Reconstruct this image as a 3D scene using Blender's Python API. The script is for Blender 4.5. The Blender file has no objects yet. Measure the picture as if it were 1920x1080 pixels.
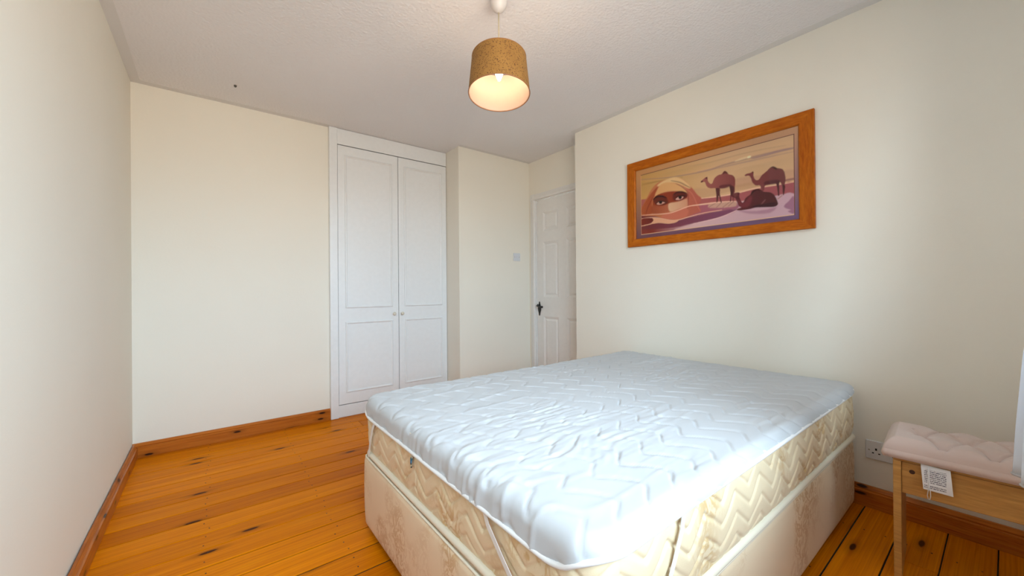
import bpy, bmesh, math, random
import numpy as np
from mathutils import Vector, Matrix

S = bpy.context.scene
COL = S.collection
PI = math.pi
random.seed(4)

# ------------------------------------------------------------------ camera
cd = bpy.data.cameras.new('camera')
cam = bpy.data.objects.new('camera', cd)
COL.objects.link(cam)
R = ((0.78911, 0.00509, -0.61423), (-0.61420, -0.00653, -0.78912), (-0.00803, 0.99997, -0.00203))
cam.matrix_world = Matrix((R[0] + (0.0,), R[1] + (0.0,), R[2] + (1.057,), (0, 0, 0, 1)))
cd.sensor_fit = 'HORIZONTAL'
cd.sensor_width = 36.0
cd.lens = 724.65 / 1920 * 36.0
cd.clip_start = 0.02
S.camera = cam

# ------------------------------------------------------------------ world, daylight, exposure
w = bpy.data.worlds.new('sky')
S.world = w
w.use_nodes = True
nt = w.node_tree
bgn = nt.nodes['Background']
tcw = nt.nodes.new('ShaderNodeTexCoord'); sep = nt.nodes.new('ShaderNodeSeparateXYZ')
rmp = nt.nodes.new('ShaderNodeValToRGB')
mrw = nt.nodes.new('ShaderNodeMapRange')
mrw.inputs[1].default_value = -0.06; mrw.inputs[2].default_value = 0.10
nt.links.new(tcw.outputs['Generated'], sep.inputs[0]); nt.links.new(sep.outputs[2], mrw.inputs[0])
nt.links.new(mrw.outputs[0], rmp.inputs[0]); nt.links.new(rmp.outputs[0], bgn.inputs[0])
SKY_GROUND = (0.50, 0.45, 0.385, 1)          # made-up warm glow below the horizon, raised to brighten ceiling and upper walls
SKY_OVER = (0.64, 0.84, 1.0, 1)             # bright overcast sky
rmp.color_ramp.elements[0].color = SKY_GROUND
rmp.color_ramp.elements[1].color = SKY_OVER
bgn.inputs[1].default_value = 10.0

# window opening: x -0.30..1.65, z 0.94..2.22 in the wall behind the camera (y = -0.52)
ld = bpy.data.lights.new('window_daylight', 'AREA')
ld.shape = 'RECTANGLE'
ld.size = 1.95
ld.size_y = 1.28
ld.cycles.is_portal = True                  # guides the sky light through the window opening
lo = bpy.data.objects.new('window_daylight', ld)
COL.objects.link(lo)
lo.location = (0.675, -0.622, 1.58)
lo.rotation_euler = (PI / 2, 0, 0)          # faces +Y, into the room

S.view_settings.view_transform = 'Standard'
S.view_settings.look = 'None'
S.view_settings.gamma = 1.0
S.view_settings.use_curve_mapping = False
S.view_settings.exposure = 0.80

BULB_STRENGTH = 42.0

# ------------------------------------------------------------------ helpers
def lin(c):
    o = []
    for v in c:
        v = v / 255.0
        o.append(v / 12.92 if v <= 0.04045 else ((v + 0.055) / 1.055) ** 2.4)
    return tuple(o)

class MB:
    def __init__(self):
        self.v = []; self.f = []
    def box(self, x0, x1, y0, y1, z0, z1):
        n = len(self.v)
        self.v += [(x0,y0,z0),(x1,y0,z0),(x1,y1,z0),(x0,y1,z0),(x0,y0,z1),(x1,y0,z1),(x1,y1,z1),(x0,y1,z1)]
        self.f += [tuple(n+i for i in q) for q in ((0,3,2,1),(4,5,6,7),(0,1,5,4),(1,2,6,5),(2,3,7,6),(3,0,4,7))]
        return self
    def tube(self, pts, r, n=10, closed=False, caps=True):
        pts = [Vector(p) for p in pts]
        m = len(pts); base = len(self.v)
        rr = r if isinstance(r, (list, tuple)) else [r] * m
        up = None
        for i, p in enumerate(pts):
            a = pts[(i-1) % m] if (closed or i > 0) else p
            b = pts[(i+1) % m] if (closed or i < m-1) else p
            t = (b - a).normalized()
            if up is None:
                up = Vector((0,0,1)) if abs(t.z) < 0.9 else Vector((1,0,0))
            s = t.cross(up).normalized()
            u = s.cross(t).normalized()
            up = u
            for k in range(n):
                an = 2*PI*k/n
                q = p + rr[i]*(s*math.cos(an) + u*math.sin(an))
                self.v.append(tuple(q))
        L = m if closed else m-1
        for i in range(L):
            for k in range(n):
                a0 = base + i*n + k; a1 = base + i*n + (k+1) % n
                b0 = base + ((i+1) % m)*n + k; b1 = base + ((i+1) % m)*n + (k+1) % n
                self.f.append((a0, a1, b1, b0))
        if not closed and caps:
            self.f.append(tuple(base + k for k in range(n))[::-1])
            self.f.append(tuple(base + (m-1)*n + k for k in range(n)))
        return self
    def lathe(self, prof, n=32, cx=0, cy=0, axis='z'):
        base = len(self.v); m = len(prof)
        for (r, z) in prof:
            for k in range(n):
                an = 2*PI*k/n
                c, s = r*math.cos(an), r*math.sin(an)
                if axis == 'z': self.v.append((cx + c, cy + s, z))
                elif axis == 'y': self.v.append((cx + c, z, cy + s))
                else: self.v.append((z, cx + c, cy + s))
        for i in range(m-1):
            for k in range(n):
                self.f.append((base+i*n+k, base+i*n+(k+1) % n, base+(i+1)*n+(k+1) % n, base+(i+1)*n+k))
        return self
    def prism(self, poly, axis, a0, a1):
        # poly: 2-D points in the plane across `axis`
        base = len(self.v); n = len(poly)
        for a in (a0, a1):
            for (p, q) in poly:
                self.v.append({'x': (a, p, q), 'y': (p, a, q), 'z': (p, q, a)}[axis])
        self.f.append(tuple(base+i for i in range(n))[::-1])
        self.f.append(tuple(base+n+i for i in range(n)))
        for i in range(n):
            j = (i+1) % n
            self.f.append((base+i, base+j, base+n+j, base+n+i))
        return self
    def ribbon(self, pts, side, width, thick):
        # flat strap through pts, `side` = in-plane width direction at each point, normal from cross product
        base = len(self.v); m = len(pts)
        for i in range(m):
            p = Vector(pts[i]); a = Vector(pts[max(i-1, 0)]); b = Vector(pts[min(i+1, m-1)])
            t = (b-a).normalized(); nrm = Vector(side).normalized()
            s = t.cross(nrm).normalized()
            for (su, sn) in ((-1,-1),(1,-1),(1,1),(-1,1)):
                self.v.append(tuple(p + s*su*width/2 + nrm*sn*thick/2))
        for i in range(m-1):
            for k in range(4):
                a0 = base+i*4+k; a1 = base+i*4+(k+1) % 4
                self.f.append((a0, a1, a1+4, a0+4))
        self.f.append((base+3, base+2, base+1, base)); e = base+(m-1)*4
        self.f.append((e, e+1, e+2, e+3))
        return self
    def build(self, name, mat, parent=None, bevel=0.0, seg=2, smooth=False, angle=None):
        me = bpy.data.meshes.new(name)
        me.from_pydata(self.v, [], self.f)
        bm = bmesh.new(); bm.from_mesh(me)
        bmesh.ops.recalc_face_normals(bm, faces=bm.faces)
        if bevel > 0:
            es = [e for e in bm.edges if len(e.link_faces) == 2 and e.calc_face_angle(0) > 0.6]
            bmesh.ops.bevel(bm, geom=es, offset=bevel, segments=seg, profile=0.5, affect='EDGES', clamp_overlap=True)
        bm.to_mesh(me); bm.free()
        if smooth:
            me.polygons.foreach_set('use_smooth', [True]*len(me.polygons))
            if angle: 
                try: me.set_sharp_from_angle(angle=angle)
                except Exception: pass
        me.materials.append(mat)
        o = bpy.data.objects.new(name, me)
        COL.objects.link(o)
        if parent: o.parent = parent
        return o

def grid_mesh(name, P, mat, parent=None, wrap_u=False, col=None):
    # P: (nu, nv, 3) array
    nu, nv = P.shape[:2]
    me = bpy.data.meshes.new(name)
    I = np.arange(nu*nv).reshape(nu, nv)
    if wrap_u:
        A = I; B = np.roll(I, -1, axis=0)
    else:
        A = I[:-1]; B = I[1:]
    q = np.stack([A[:, :-1], B[:, :-1], B[:, 1:], A[:, 1:]], axis=-1).reshape(-1, 4)
    me.vertices.add(nu*nv)
    me.vertices.foreach_set('co', P.reshape(-1).astype(np.float32))
    nf = len(q)
    me.loops.add(nf*4); me.polygons.add(nf)
    me.loops.foreach_set('vertex_index', q.reshape(-1).astype(np.int32))
    me.polygons.foreach_set('loop_start', np.arange(0, nf*4, 4, dtype=np.int32))
    me.polygons.foreach_set('loop_total', np.full(nf, 4, dtype=np.int32))
    me.update(calc_edges=True)
    me.polygons.foreach_set('use_smooth', np.ones(nf, dtype=bool))
    if col is not None:
        at = me.color_attributes.new('print', 'FLOAT_COLOR', 'POINT')
        at.data.foreach_set('color', col.reshape(-1).astype(np.float32))
    me.materials.append(mat)
    me.validate()
    o = bpy.data.objects.new(name, me)
    COL.objects.link(o)
    if parent: o.parent = parent
    return o

def tag(o, label, cat=None, group=None, kind=None):
    o['label'] = label
    if cat: o['category'] = cat
    if group: o['group'] = group
    if kind: o['kind'] = kind
    return o

def thing(name, label, cat, loc=(0,0,0), rotz=0.0, group=None):
    o = bpy.data.objects.new(name, None)
    o.empty_display_size = 0.1
    COL.objects.link(o)
    o.location = loc; o.rotation_euler = (0, 0, rotz)
    return tag(o, label, cat, group)

def struct(o, label, cat=None):
    o['kind'] = 'structure'
    o['label'] = label
    if cat: o['category'] = cat
    return o

def vnoise(u, v, seed):
    rs = np.random.RandomState(seed)
    g = rs.rand(256, 256)*2-1
    iu = np.floor(u).astype(int); iv = np.floor(v).astype(int)
    fu = u-iu; fv = v-iv
    fu = fu*fu*fu*(fu*(fu*6-15)+10); fv = fv*fv*fv*(fv*(fv*6-15)+10)
    a = g[iu % 256, iv % 256]; b = g[(iu+1) % 256, iv % 256]
    c = g[iu % 256, (iv+1) % 256]; d = g[(iu+1) % 256, (iv+1) % 256]
    return (a*(1-fu)+b*fu)*(1-fv)+(c*(1-fu)+d*fu)*fv

# ------------------------------------------------------------------ materials
class NT:
    def __init__(self, name):
        self.m = bpy.data.materials.new(name); self.m.use_nodes = True
        self.t = self.m.node_tree
        self.b = self.t.nodes['Principled BSDF']
    def n(self, typ, **kw):
        nd = self.t.nodes.new(typ)
        for k, v in kw.items(): setattr(nd, k, v)
        return nd
    def l(self, a, b): self.t.links.new(a, b)
    def coords(self, scale=(1,1,1), which='Object', rand=False):
        tc = self.n('ShaderNodeTexCoord'); mp = self.n('ShaderNodeMapping')
        mp.inputs['Scale'].default_value = scale
        src = tc.outputs[which]
        if rand:
            oi = self.n('ShaderNodeObjectInfo'); ma = self.n('ShaderNodeMath', operation='MULTIPLY')
            ma.inputs[1].default_value = 37.0
            self.l(oi.outputs['Random'], ma.inputs[0])
            ad = self.n('ShaderNodeVectorMath', operation='ADD')
            self.l(src, ad.inputs[0]); self.l(ma.outputs[0], ad.inputs[1]); src = ad.outputs[0]
        self.l(src, mp.inputs['Vector'])
        return mp.outputs[0]
    def noise(self, vec, scale, detail=3, rough=0.55, dist=0.0):
        nd = self.n('ShaderNodeTexNoise')
        nd.inputs['Scale'].default_value = scale; nd.inputs['Detail'].default_value = detail
        nd.inputs['Roughness'].default_value = rough; nd.inputs['Distortion'].default_value = dist
        self.l(vec, nd.inputs['Vector']); return nd.outputs['Fac']
    def ramp(self, fac, stops, interp='LINEAR'):
        r = self.n('ShaderNodeValToRGB'); cr = r.color_ramp; cr.interpolation = interp
        while len(cr.elements) < len(stops): cr.elements.new(0.5)
        for e, (p, c) in zip(cr.elements, stops):
            e.position = p; e.color = (*c, 1) if len(c) == 3 else c
        self.l(fac, r.inputs[0]); return r.outputs[0]
    def mix(self, fac, a, b, blend='MIX'):
        m = self.n('ShaderNodeMix', data_type='RGBA', blend_type=blend)
        for s, i in ((fac, 0), (a, 6), (b, 7)):
            if hasattr(s, 'links'): self.l(s, m.inputs[i])
            else: m.inputs[i].default_value = s if i == 0 else (*s, 1)
        return m.outputs[2]
    def bump(self, h, strength=0.3, dist=0.01):
        b = self.n('ShaderNodeBump'); b.inputs['Strength'].default_value = strength
        b.inputs['Distance'].default_value = dist
        self.l(h, b.inputs['Height']); self.l(b.outputs[0], self.b.inputs['Normal'])
    def base(self, c):
        if hasattr(c, 'links'): self.l(c, self.b.inputs['Base Color'])
        else: self.b.inputs['Base Color'].default_value = (*c, 1)
        return self
    def rough(self, r, spec=0.5):
        self.b.inputs['Roughness'].default_value = r
        self.b.inputs['Specular IOR Level'].default_value = spec
        return self

def m_plain(name, c, r=0.5, spec=0.5, metal=0.0):
    t = NT(name); t.base(c).rough(r, spec); t.b.inputs['Metallic'].default_value = metal
    v = t.coords((1,1,1)); f = t.noise(v, 30, 2)
    t.base(t.ramp(f, [(0.3, tuple(x*0.97 for x in c)), (0.7, c)]))
    return t.m

def m_paint(name, c, bump=0.08, scale=90, r=0.75):
    t = NT(name); v = t.coords()
    f = t.noise(v, 1.3, 3)
    t.base(t.ramp(f, [(0.3, tuple(x*0.975 for x in c)), (0.7, c)])).rough(r, 0.25)
    t.bump(t.noise(v, scale, 3), bump, 0.004)
    return t.m

def m_ceiling():
    t = NT('ceiling_stipple'); v = t.coords()
    f = t.noise(v, 0.9, 2)
    t.base(t.ramp(f, [(0.3, (0.84,0.825,0.83)), (0.7, (0.88,0.868,0.872))])).rough(0.9, 0.1)
    vo = t.n('ShaderNodeTexVoronoi'); vo.inputs['Scale'].default_value = 70; t.l(v, vo.inputs['Vector'])
    ma = t.n('ShaderNodeMath', operation='ADD'); t.l(vo.outputs['Distance'], ma.inputs[0]); t.l(t.noise(v, 120, 4, 0.7), ma.inputs[1])
    t.bump(ma.outputs[0], 0.4, 0.006)
    return t.m

def m_pine(name, light, mid, dark, knots=True, grain=(1.0, 22.0, 22.0), knot_scale=(2.3, 8.0, 1.0), rough=0.28, coat=0.35, thr=0.72, var=0.35, spec=0.5, plane='xy', ksize=1.0):
    t = NT(name)
    v = t.coords(grain, rand=True)
    g1 = t.noise(v, 1.6, 5, 0.6, 1.2)
    col = t.ramp(g1, [(0.25, dark), (0.5, mid), (0.75, light)])
    v2 = t.coords((grain[0]*0.5, grain[1]*5, grain[2]*5), rand=True)
    g2 = t.noise(v2, 1.5, 3, 0.6, 0.4)
    col = t.mix(0.35, col, t.ramp(g2, [(0.35, tuple(x*0.6 for x in mid)), (0.65, tuple(min(1, x*1.25) for x in light))]))
    # each board its own tone
    oi = t.n('ShaderNodeObjectInfo')
    tone = t.ramp(oi.outputs['Random'], [(0.0, (1-var, 1-var*1.25, 1-var*1.4)), (0.5, (1-var*0.35, 1-var*0.4, 1-var*0.45)), (1.0, (1.0, 1.0, 1.0))])
    col = t.mix(1.0, col, tone, 'MULTIPLY')
    if knots:
        kv = t.coords(knot_scale, rand=True)
        vo = t.n('ShaderNodeTexVoronoi'); vo.inputs['Scale'].default_value = 1.0; vo.voronoi_dimensions = '2D'
        sx = t.n('ShaderNodeSeparateXYZ'); cx = t.n('ShaderNodeCombineXYZ'); t.l(kv, sx.inputs[0])
        t.l(sx.outputs['xyz'.index(plane[0])], cx.inputs[0]); t.l(sx.outputs['xyz'.index(plane[1])], cx.inputs[1])
        t.l(cx.outputs[0], vo.inputs['Vector'])
        sp = t.n('ShaderNodeSeparateColor'); t.l(vo.outputs['Color'], sp.inputs[0])
        gate = t.n('ShaderNodeMath', operation='GREATER_THAN'); gate.inputs[1].default_value = thr
        t.l(sp.outputs[0], gate.inputs[0])
        near = t.ramp(vo.outputs['Distance'], [(0.055*ksize, (1,1,1)), (0.085*ksize, (0.3,0.3,0.3)), (0.22*ksize, (0,0,0))])
        mu = t.n('ShaderNodeMath', operation='MULTIPLY'); t.l(near, mu.inputs[0]); t.l(gate.outputs[0], mu.inputs[1])
        col = t.mix(mu.outputs[0], col, tuple(x*0.12+0.004 for x in dark))
    t.base(col).rough(rough, spec)
    t.b.inputs['Coat Weight'].default_value = coat
    t.b.inputs['Coat Roughness'].default_value = 0.18
    t.bump(g2, 0.06, 0.002)
    return t.m

def m_damask(name, base, motif, scale=16.0, amt=0.8):
    t = NT(name); v = t.coords((1,1,0.8))
    n1 = t.noise(v, scale, 4, 0.55, 1.8)
    n2 = t.noise(v, 3.6, 2, 0.5, 0.3)
    band = t.ramp(n1, [(0.44, (0,0,0)), (0.50, (1,1,1)), (0.56, (1,1,1)), (0.62, (0,0,0))])
    clus = t.ramp(n2, [(0.46, (0,0,0)), (0.58, (1,1,1))])
    mu = t.n('ShaderNodeMath', operation='MULTIPLY'); t.l(band, mu.inputs[0]); t.l(clus, mu.inputs[1])
    m2 = t.n('ShaderNodeMath', operation='MULTIPLY'); t.l(mu.outputs[0], m2.inputs[0]); m2.inputs[1].default_value = amt
    t.base(t.mix(m2.outputs[0], base, motif)).rough(0.6, 0.35)
    t.b.inputs['Sheen Weight'].default_value = 0.15
    wv = t.noise(t.coords((1,1,1)), 420, 2)
    ad = t.n('ShaderNodeMath', operation='ADD'); t.l(wv, ad.inputs[0]); t.l(mu.outputs[0], ad.inputs[1])
    t.bump(ad.outputs[0], 0.15, 0.002)
    return t.m

def m_fabric(name, c, r=0.85, weave=500, sheen=0.2, bump=0.1):
    t = NT(name); v = t.coords(); f = t.noise(v, 5, 3)
    t.base(t.ramp(f, [(0.3, tuple(x*0.96 for x in c)), (0.7, c)])).rough(r, 0.2)
    t.b.inputs['Sheen Weight'].default_value = sheen
    t.bump(t.noise(v, weave, 2), bump, 0.001)
    return t.m

def m_glass(name, gloss=0.06):
    m = bpy.data.materials.new(name); m.use_nodes = True; t = m.node_tree
    t.nodes.remove(t.nodes['Principled BSDF'])
    tr = t.nodes.new('ShaderNodeBsdfTransparent'); gl = t.nodes.new('ShaderNodeBsdfGlossy')
    gl.inputs['Roughness'].default_value = 0.03
    fr = t.nodes.new('ShaderNodeFresnel'); fr.inputs['IOR'].default_value = 1.25
    mx = t.nodes.new('ShaderNodeMixShader')
    t.links.new(fr.outputs[0], mx.inputs[0]); t.links.new(tr.outputs[0], mx.inputs[1]); t.links.new(gl.outputs[0], mx.inputs[2])
    t.links.new(mx.outputs[0], t.nodes['Material Output'].inputs['Surface'])
    return m

def m_print():
    t = NT('poster_print'); a = t.n('ShaderNodeVertexColor'); a.layer_name = 'print'
    t.l(a.outputs['Color'], t.b.inputs['Base Color']); t.rough(0.55, 0.3)
    return t.m

def m_shade():
    t = NT('shade_cork'); v = t.coords()
    n1 = t.noise(v, 260, 3, 0.7); n2 = t.noise(v, 9, 3)
    base = t.ramp(n2, [(0.3, (0.29,0.145,0.036)), (0.7, (0.36,0.19,0.05))])
    vo = t.n('ShaderNodeTexVoronoi'); vo.inputs['Scale'].default_value = 300; t.l(v, vo.inputs['Vector'])
    sp = t.n('ShaderNodeSeparateColor'); t.l(vo.outputs['Color'], sp.inputs[0])
    spk = t.ramp(sp.outputs[0], [(0.86, (0,0,0)), (0.88, (1,1,1))])
    col = t.mix(t.ramp(n1, [(0.50, (0,0,0)), (0.68, (0.7,0.7,0.7))]), base, (0.27,0.125,0.03))
    col = t.mix(spk, col, (0.13,0.055,0.018))
    t.base(col).rough(0.7, 0.3); t.bump(n1, 0.2, 0.003)
    return t.m

def m_emit(name, c, s):
    m = bpy.data.materials.new(name); m.use_nodes = True; t = m.node_tree
    b = t.nodes['Principled BSDF']
    b.inputs['Base Color'].default_value = (*c, 1)
    b.inputs['Emission Color'].default_value = (*c, 1); b.inputs['Emission Strength'].default_value = s
    return m

def m_carelabel():
    # white woven tag with lines of unreadable small print
    t = NT('care_tag_print'); v = t.coords((1,1,1))
    sx = t.n('ShaderNodeSeparateXYZ'); t.l(v, sx.inputs[0])
    def M(op, a, b=None):
        n = t.n('ShaderNodeMath', operation=op)
        for i, s in enumerate((a, b)):
            if s is None: continue
            if hasattr(s, 'links'): t.l(s, n.inputs[i])
            else: n.inputs[i].default_value = s
        return n.outputs[0]
    lines = M('GREATER_THAN', M('FRACT', M('MULTIPLY', sx.outputs[2], 165.0)), 0.45)
    letters = M('GREATER_THAN', t.noise(t.coords((1, 620, 165)), 1.0, 1), 0.44)
    y = sx.outputs[1]; z = sx.outputs[2]
    inx = M('MULTIPLY', M('LESS_THAN', y, 0.026), M('GREATER_THAN', y, -0.025))
    col1 = M('SUBTRACT', 1.0, M('MULTIPLY', M('LESS_THAN', y, 0.018), M('GREATER_THAN', y, 0.013)))
    inz = M('MULTIPLY', M('LESS_THAN', z, -0.014), M('GREATER_THAN', z, -0.078))
    gap = M('SUBTRACT', 1.0, M('MULTIPLY', M('LESS_THAN', z, -0.060), M('GREATER_THAN', z, -0.066)))
    ink = M('MULTIPLY', M('MULTIPLY', lines, letters), M('MULTIPLY', M('MULTIPLY', inx, col1), M('MULTIPLY', inz, gap)))
    t.base(t.mix(ink, (0.86,0.86,0.88), (0.16,0.16,0.20))).rough(0.7, 0.2)
    return t.m

def m_label():
    t = NT('mattress_label_weave'); v = t.coords()
    sx = t.n('ShaderNodeSeparateXYZ'); t.l(v, sx.inputs[0])
    mr = t.n('ShaderNodeMapRange'); mr.inputs[1].default_value = 0.455; mr.inputs[2].default_value = 0.512
    t.l(sx.outputs[2], mr.inputs[0])
    t.base(t.ramp(mr.outputs[0], [(0.0,(0.03,0.06,0.05)), (0.14,(0.55,0.52,0.35)), (0.26,(0.02,0.05,0.06)), (0.36,(0.05,0.24,0.48)), (0.52,(0.01,0.16,0.24)), (0.66,(0.60,0.58,0.45)), (0.85,(0.45,0.28,0.12))], 'CONSTANT')).rough(0.6)
    return t.m

WALL = m_paint('wall_cream', (0.88, 0.835, 0.735))
CEIL = m_ceiling()
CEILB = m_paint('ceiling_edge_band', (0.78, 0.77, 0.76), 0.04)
GLOSSW = m_plain('white_gloss_paint', (0.85, 0.86, 0.86), 0.35)
DOORW = m_plain('door_white', (0.82, 0.80, 0.77), 0.35)
FLOOR = m_pine('varnished_floor_pine', (0.93,0.30,0.002), (0.82,0.215,0.001), (0.62,0.128,0.001), rough=0.33, coat=0.0, spec=0.04, var=0.30, thr=0.6)
SKIRT = m_pine('varnished_skirting_pine', (0.60,0.19,0.025), (0.50,0.135,0.014), (0.33,0.065,0.006), grain=(1.5,14,30), knot_scale=(5.0,3.2,16.0), thr=0.6, var=0.12, plane='xz', ksize=1.5, spec=0.2, coat=0.05)
SKIRTY = m_pine('varnished_skirting_pine_side', (0.60,0.19,0.025), (0.50,0.135,0.014), (0.33,0.065,0.006), grain=(14,1.5,30), knot_scale=(3.2,5.0,16.0), thr=0.6, var=0.12, plane='yz', ksize=1.5, spec=0.2, coat=0.05)
FRAMEV = m_pine('picture_frame_pine_upright', (0.56,0.165,0.010), (0.48,0.115,0.005), (0.38,0.07,0.003), knots=False, grain=(12,16,2.5), rough=0.4, var=0.12, spec=0.15, coat=0.0)
FRAMEW = m_pine('picture_frame_pine', (0.56,0.165,0.010), (0.48,0.115,0.005), (0.38,0.07,0.003), knots=False, grain=(12,2.5,16), rough=0.4, var=0.12, spec=0.15, coat=0.0)
STOOLW = m_pine('stool_birch', (0.66,0.37,0.115), (0.58,0.30,0.085), (0.46,0.21,0.05), knots=False, grain=(14,1.2,14), rough=0.45, coat=0.1, var=0.1)
DARK = m_plain('dark_gap', (0.012, 0.010, 0.009), 0.8)
PROT = m_fabric('white_microfibre', (0.56, 0.575, 0.595), 0.9, 300, 0.1, 0.05)
PROTB = m_fabric('white_binding', (0.86, 0.85, 0.84), 0.75, 700, 0.2, 0.2)
ELAST = m_fabric('white_elastic', (0.80, 0.77, 0.74), 0.75, 600, 0.1, 0.2)
DAM = m_damask('mattress_damask', (0.79, 0.645, 0.43), (0.60, 0.38, 0.14), 15.0, 0.75)
DAMB = m_damask('divan_damask', (0.80, 0.64, 0.44), (0.60, 0.38, 0.18), 24.0, 0.85)
PIPE = m_fabric('cream_piping', (0.84, 0.77, 0.62), 0.7, 600, 0.1, 0.2)
PLAST = m_plain('white_plastic', (0.78, 0.78, 0.78), 0.3)
SWPL = m_plain('switch_plastic', (0.70, 0.72, 0.76), 0.3)
BLACKM = m_plain('black_iron', (0.008, 0.008, 0.008), 0.35, 0.5)
BRASS = m_plain('screw_metal', (0.45, 0.42, 0.36), 0.35, 0.5, 0.8)
KNOB = m_plain('cream_ceramic', (0.72, 0.66, 0.55), 0.25)
SHADE = m_shade()
LINING = m_plain('shade_lining', (0.40, 0.32, 0.275), 0.8, 0.1)
CORD = m_plain('cream_cord', (0.55, 0.47, 0.33), 0.5)
BULB = m_emit('bulb_glow', (1.0, 0.72, 0.46), BULB_STRENGTH)
PINK = m_fabric('blush_velvet', (0.64, 0.49, 0.43), 0.8, 500, 0.4, 0.1)
def translucent(m, f, c):
    t = m.node_tree; out = t.nodes['Material Output']; b = t.nodes['Principled BSDF']
    tr = t.nodes.new('ShaderNodeBsdfTranslucent'); tr.inputs[0].default_value = (*c, 1); mx = t.nodes.new('ShaderNodeMixShader'); mx.inputs[0].default_value = f
    t.links.new(b.outputs[0], mx.inputs[1]); t.links.new(tr.outputs[0], mx.inputs[2]); t.links.new(mx.outputs[0], out.inputs['Surface'])
    return m
CURT = m_fabric('white_curtain_cloth', (0.82, 0.82, 0.84), 0.85, 400, 0.15, 0.15)
translucent(CURT, 0.6, (0.82, 0.82, 0.84))
GLASS = m_glass('picture_glass')
PANE = m_glass('window_pane')
PRINT = m_print()
CARE = m_carelabel()
LABEL = m_label()

# ================================================================== THE SETTING
XL, XR, YB, XD, YX, YE, YF, H = -0.40, 2.495, 3.43, 2.70, 3.16, 2.30, -0.52, 2.40
WRX0, WRX1 = 0.765, 1.836                       # built-in wardrobe between wall and boxed-in corner

# floor: sub-floor slab with one object per board
fl = struct(MB().box(XL-0.1, XD+0.1, YF-0.1, 4.05, -0.12, -0.005).build('floor', DARK), 'varnished orange pine floorboards running towards the wardrobe', 'floor')
PITCH, Y0 = 0.1332, 0.031
nails = MB()
for k in range(-5, 27):
    ya, yb = Y0 + PITCH*k, Y0 + PITCH*(k+1)
    ya, yb = max(ya, YF-0.05), min(yb, YB+0.02)
    if yb - ya < 0.03: continue
    spans = [(XL, XD if yb > YE else XR)]
    if k == 1: spans = [(XL, 2.098), (2.102, XR)]
    if k == 18: spans = [(XL, 1.30), (1.303, XR)]
    if k == 23: spans = [(XL, 0.93), (0.933, XD)]
    for (xa, xb) in spans:
        g = (0.0018 if k < 6 else 0.0030) + 0.0010*random.random()
        b = MB().box(xa, xb, ya+g, yb-g, -0.005, -0.0010*random.random()).build('floorboard', FLOOR, fl, bevel=0.001, seg=1)
    for jx in (-0.02, 0.43, 0.88, 1.33, 1.78, 2.23):
        for f in (0.25, 0.72):
            x = jx + random.uniform(-0.012, 0.012); y = ya + (yb-ya)*f + random.uniform(-0.006, 0.006)
            nails.lathe([(0.0001, 0.0006), (0.0028, 0.0006), (0.0030, -0.002)], 6, x, y)
nh = nails.build('nail_heads', m_plain('nail_iron', (0.05, 0.022, 0.010), 0.6), fl)
nh['kind'] = 'stuff'

# ceiling and smooth painted border round it
struct(MB().box(XL-0.1, XD+0.1, YF-0.1, 4.05, H, H+0.1).build('ceiling', CEIL), 'white stippled ceiling over the whole bedroom', 'ceiling')
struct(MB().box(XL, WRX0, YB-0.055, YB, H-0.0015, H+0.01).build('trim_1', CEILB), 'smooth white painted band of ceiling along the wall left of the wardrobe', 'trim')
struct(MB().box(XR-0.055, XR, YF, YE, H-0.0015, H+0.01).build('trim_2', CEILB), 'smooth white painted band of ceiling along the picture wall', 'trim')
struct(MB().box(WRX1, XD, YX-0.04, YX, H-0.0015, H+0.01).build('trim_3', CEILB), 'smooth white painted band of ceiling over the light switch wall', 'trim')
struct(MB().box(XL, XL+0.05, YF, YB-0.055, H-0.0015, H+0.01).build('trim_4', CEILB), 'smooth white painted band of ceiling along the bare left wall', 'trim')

# walls
struct(MB().box(XL-0.1, XL, YF-0.1, 4.05, -0.12, H+0.1).build('wall_left', WALL), 'bare cream wall on the far left, brightly lit by daylight', 'wall')
struct(MB().box(XL, WRX0, YB, YB+0.1, -0.02, H).build('wall_back', WALL), 'cream wall to the left of the white wardrobe', 'wall')
struct(MB().box(XL-0.1, XD+0.1, 4.0, 4.1, -0.12, H+0.1).build('wall_recess', WALL), 'wall at the back of the wardrobe recess', 'wall')
struct(MB().box(WRX1, XD+0.1, YX, 4.0, -0.02, H).build('wall_boxing', WALL), 'cream boxed-in corner wall that carries the light switch', 'wall')
struct(MB().box(XR, XD+0.1, YF-0.1, YE, -0.02, H).build('wall_right', WALL), 'cream wall behind the bed with the framed picture', 'wall')
DY0, DY1, DZ = 2.318, 3.052, 1.972             # door leaf
wd = MB()
wd.box(XD, XD+0.1, DY1+0.02, YX, -0.02, H).box(XD, XD+0.1, YE, DY1+0.02, DZ+0.015, H)
struct(wd.build('wall_door', WALL), 'cream wall above and beside the white door in the alcove', 'wall')
# window wall behind the camera
WX0, WX1, WZ0, WZ1 = -0.30, 1.65, 0.94, 2.22
wf = MB()
wf.box(XL, WX0, YF-0.1, YF, -0.02, H).box(WX1, XR, YF-0.1, YF, -0.02, H).box(WX0, WX1, YF-0.1, YF, -0.02, WZ0).box(WX0, WX1, YF-0.1, YF, WZ1, H)
struct(wf.build('wall_front', WALL), 'cream wall with the window, behind the viewer', 'wall')

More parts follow.
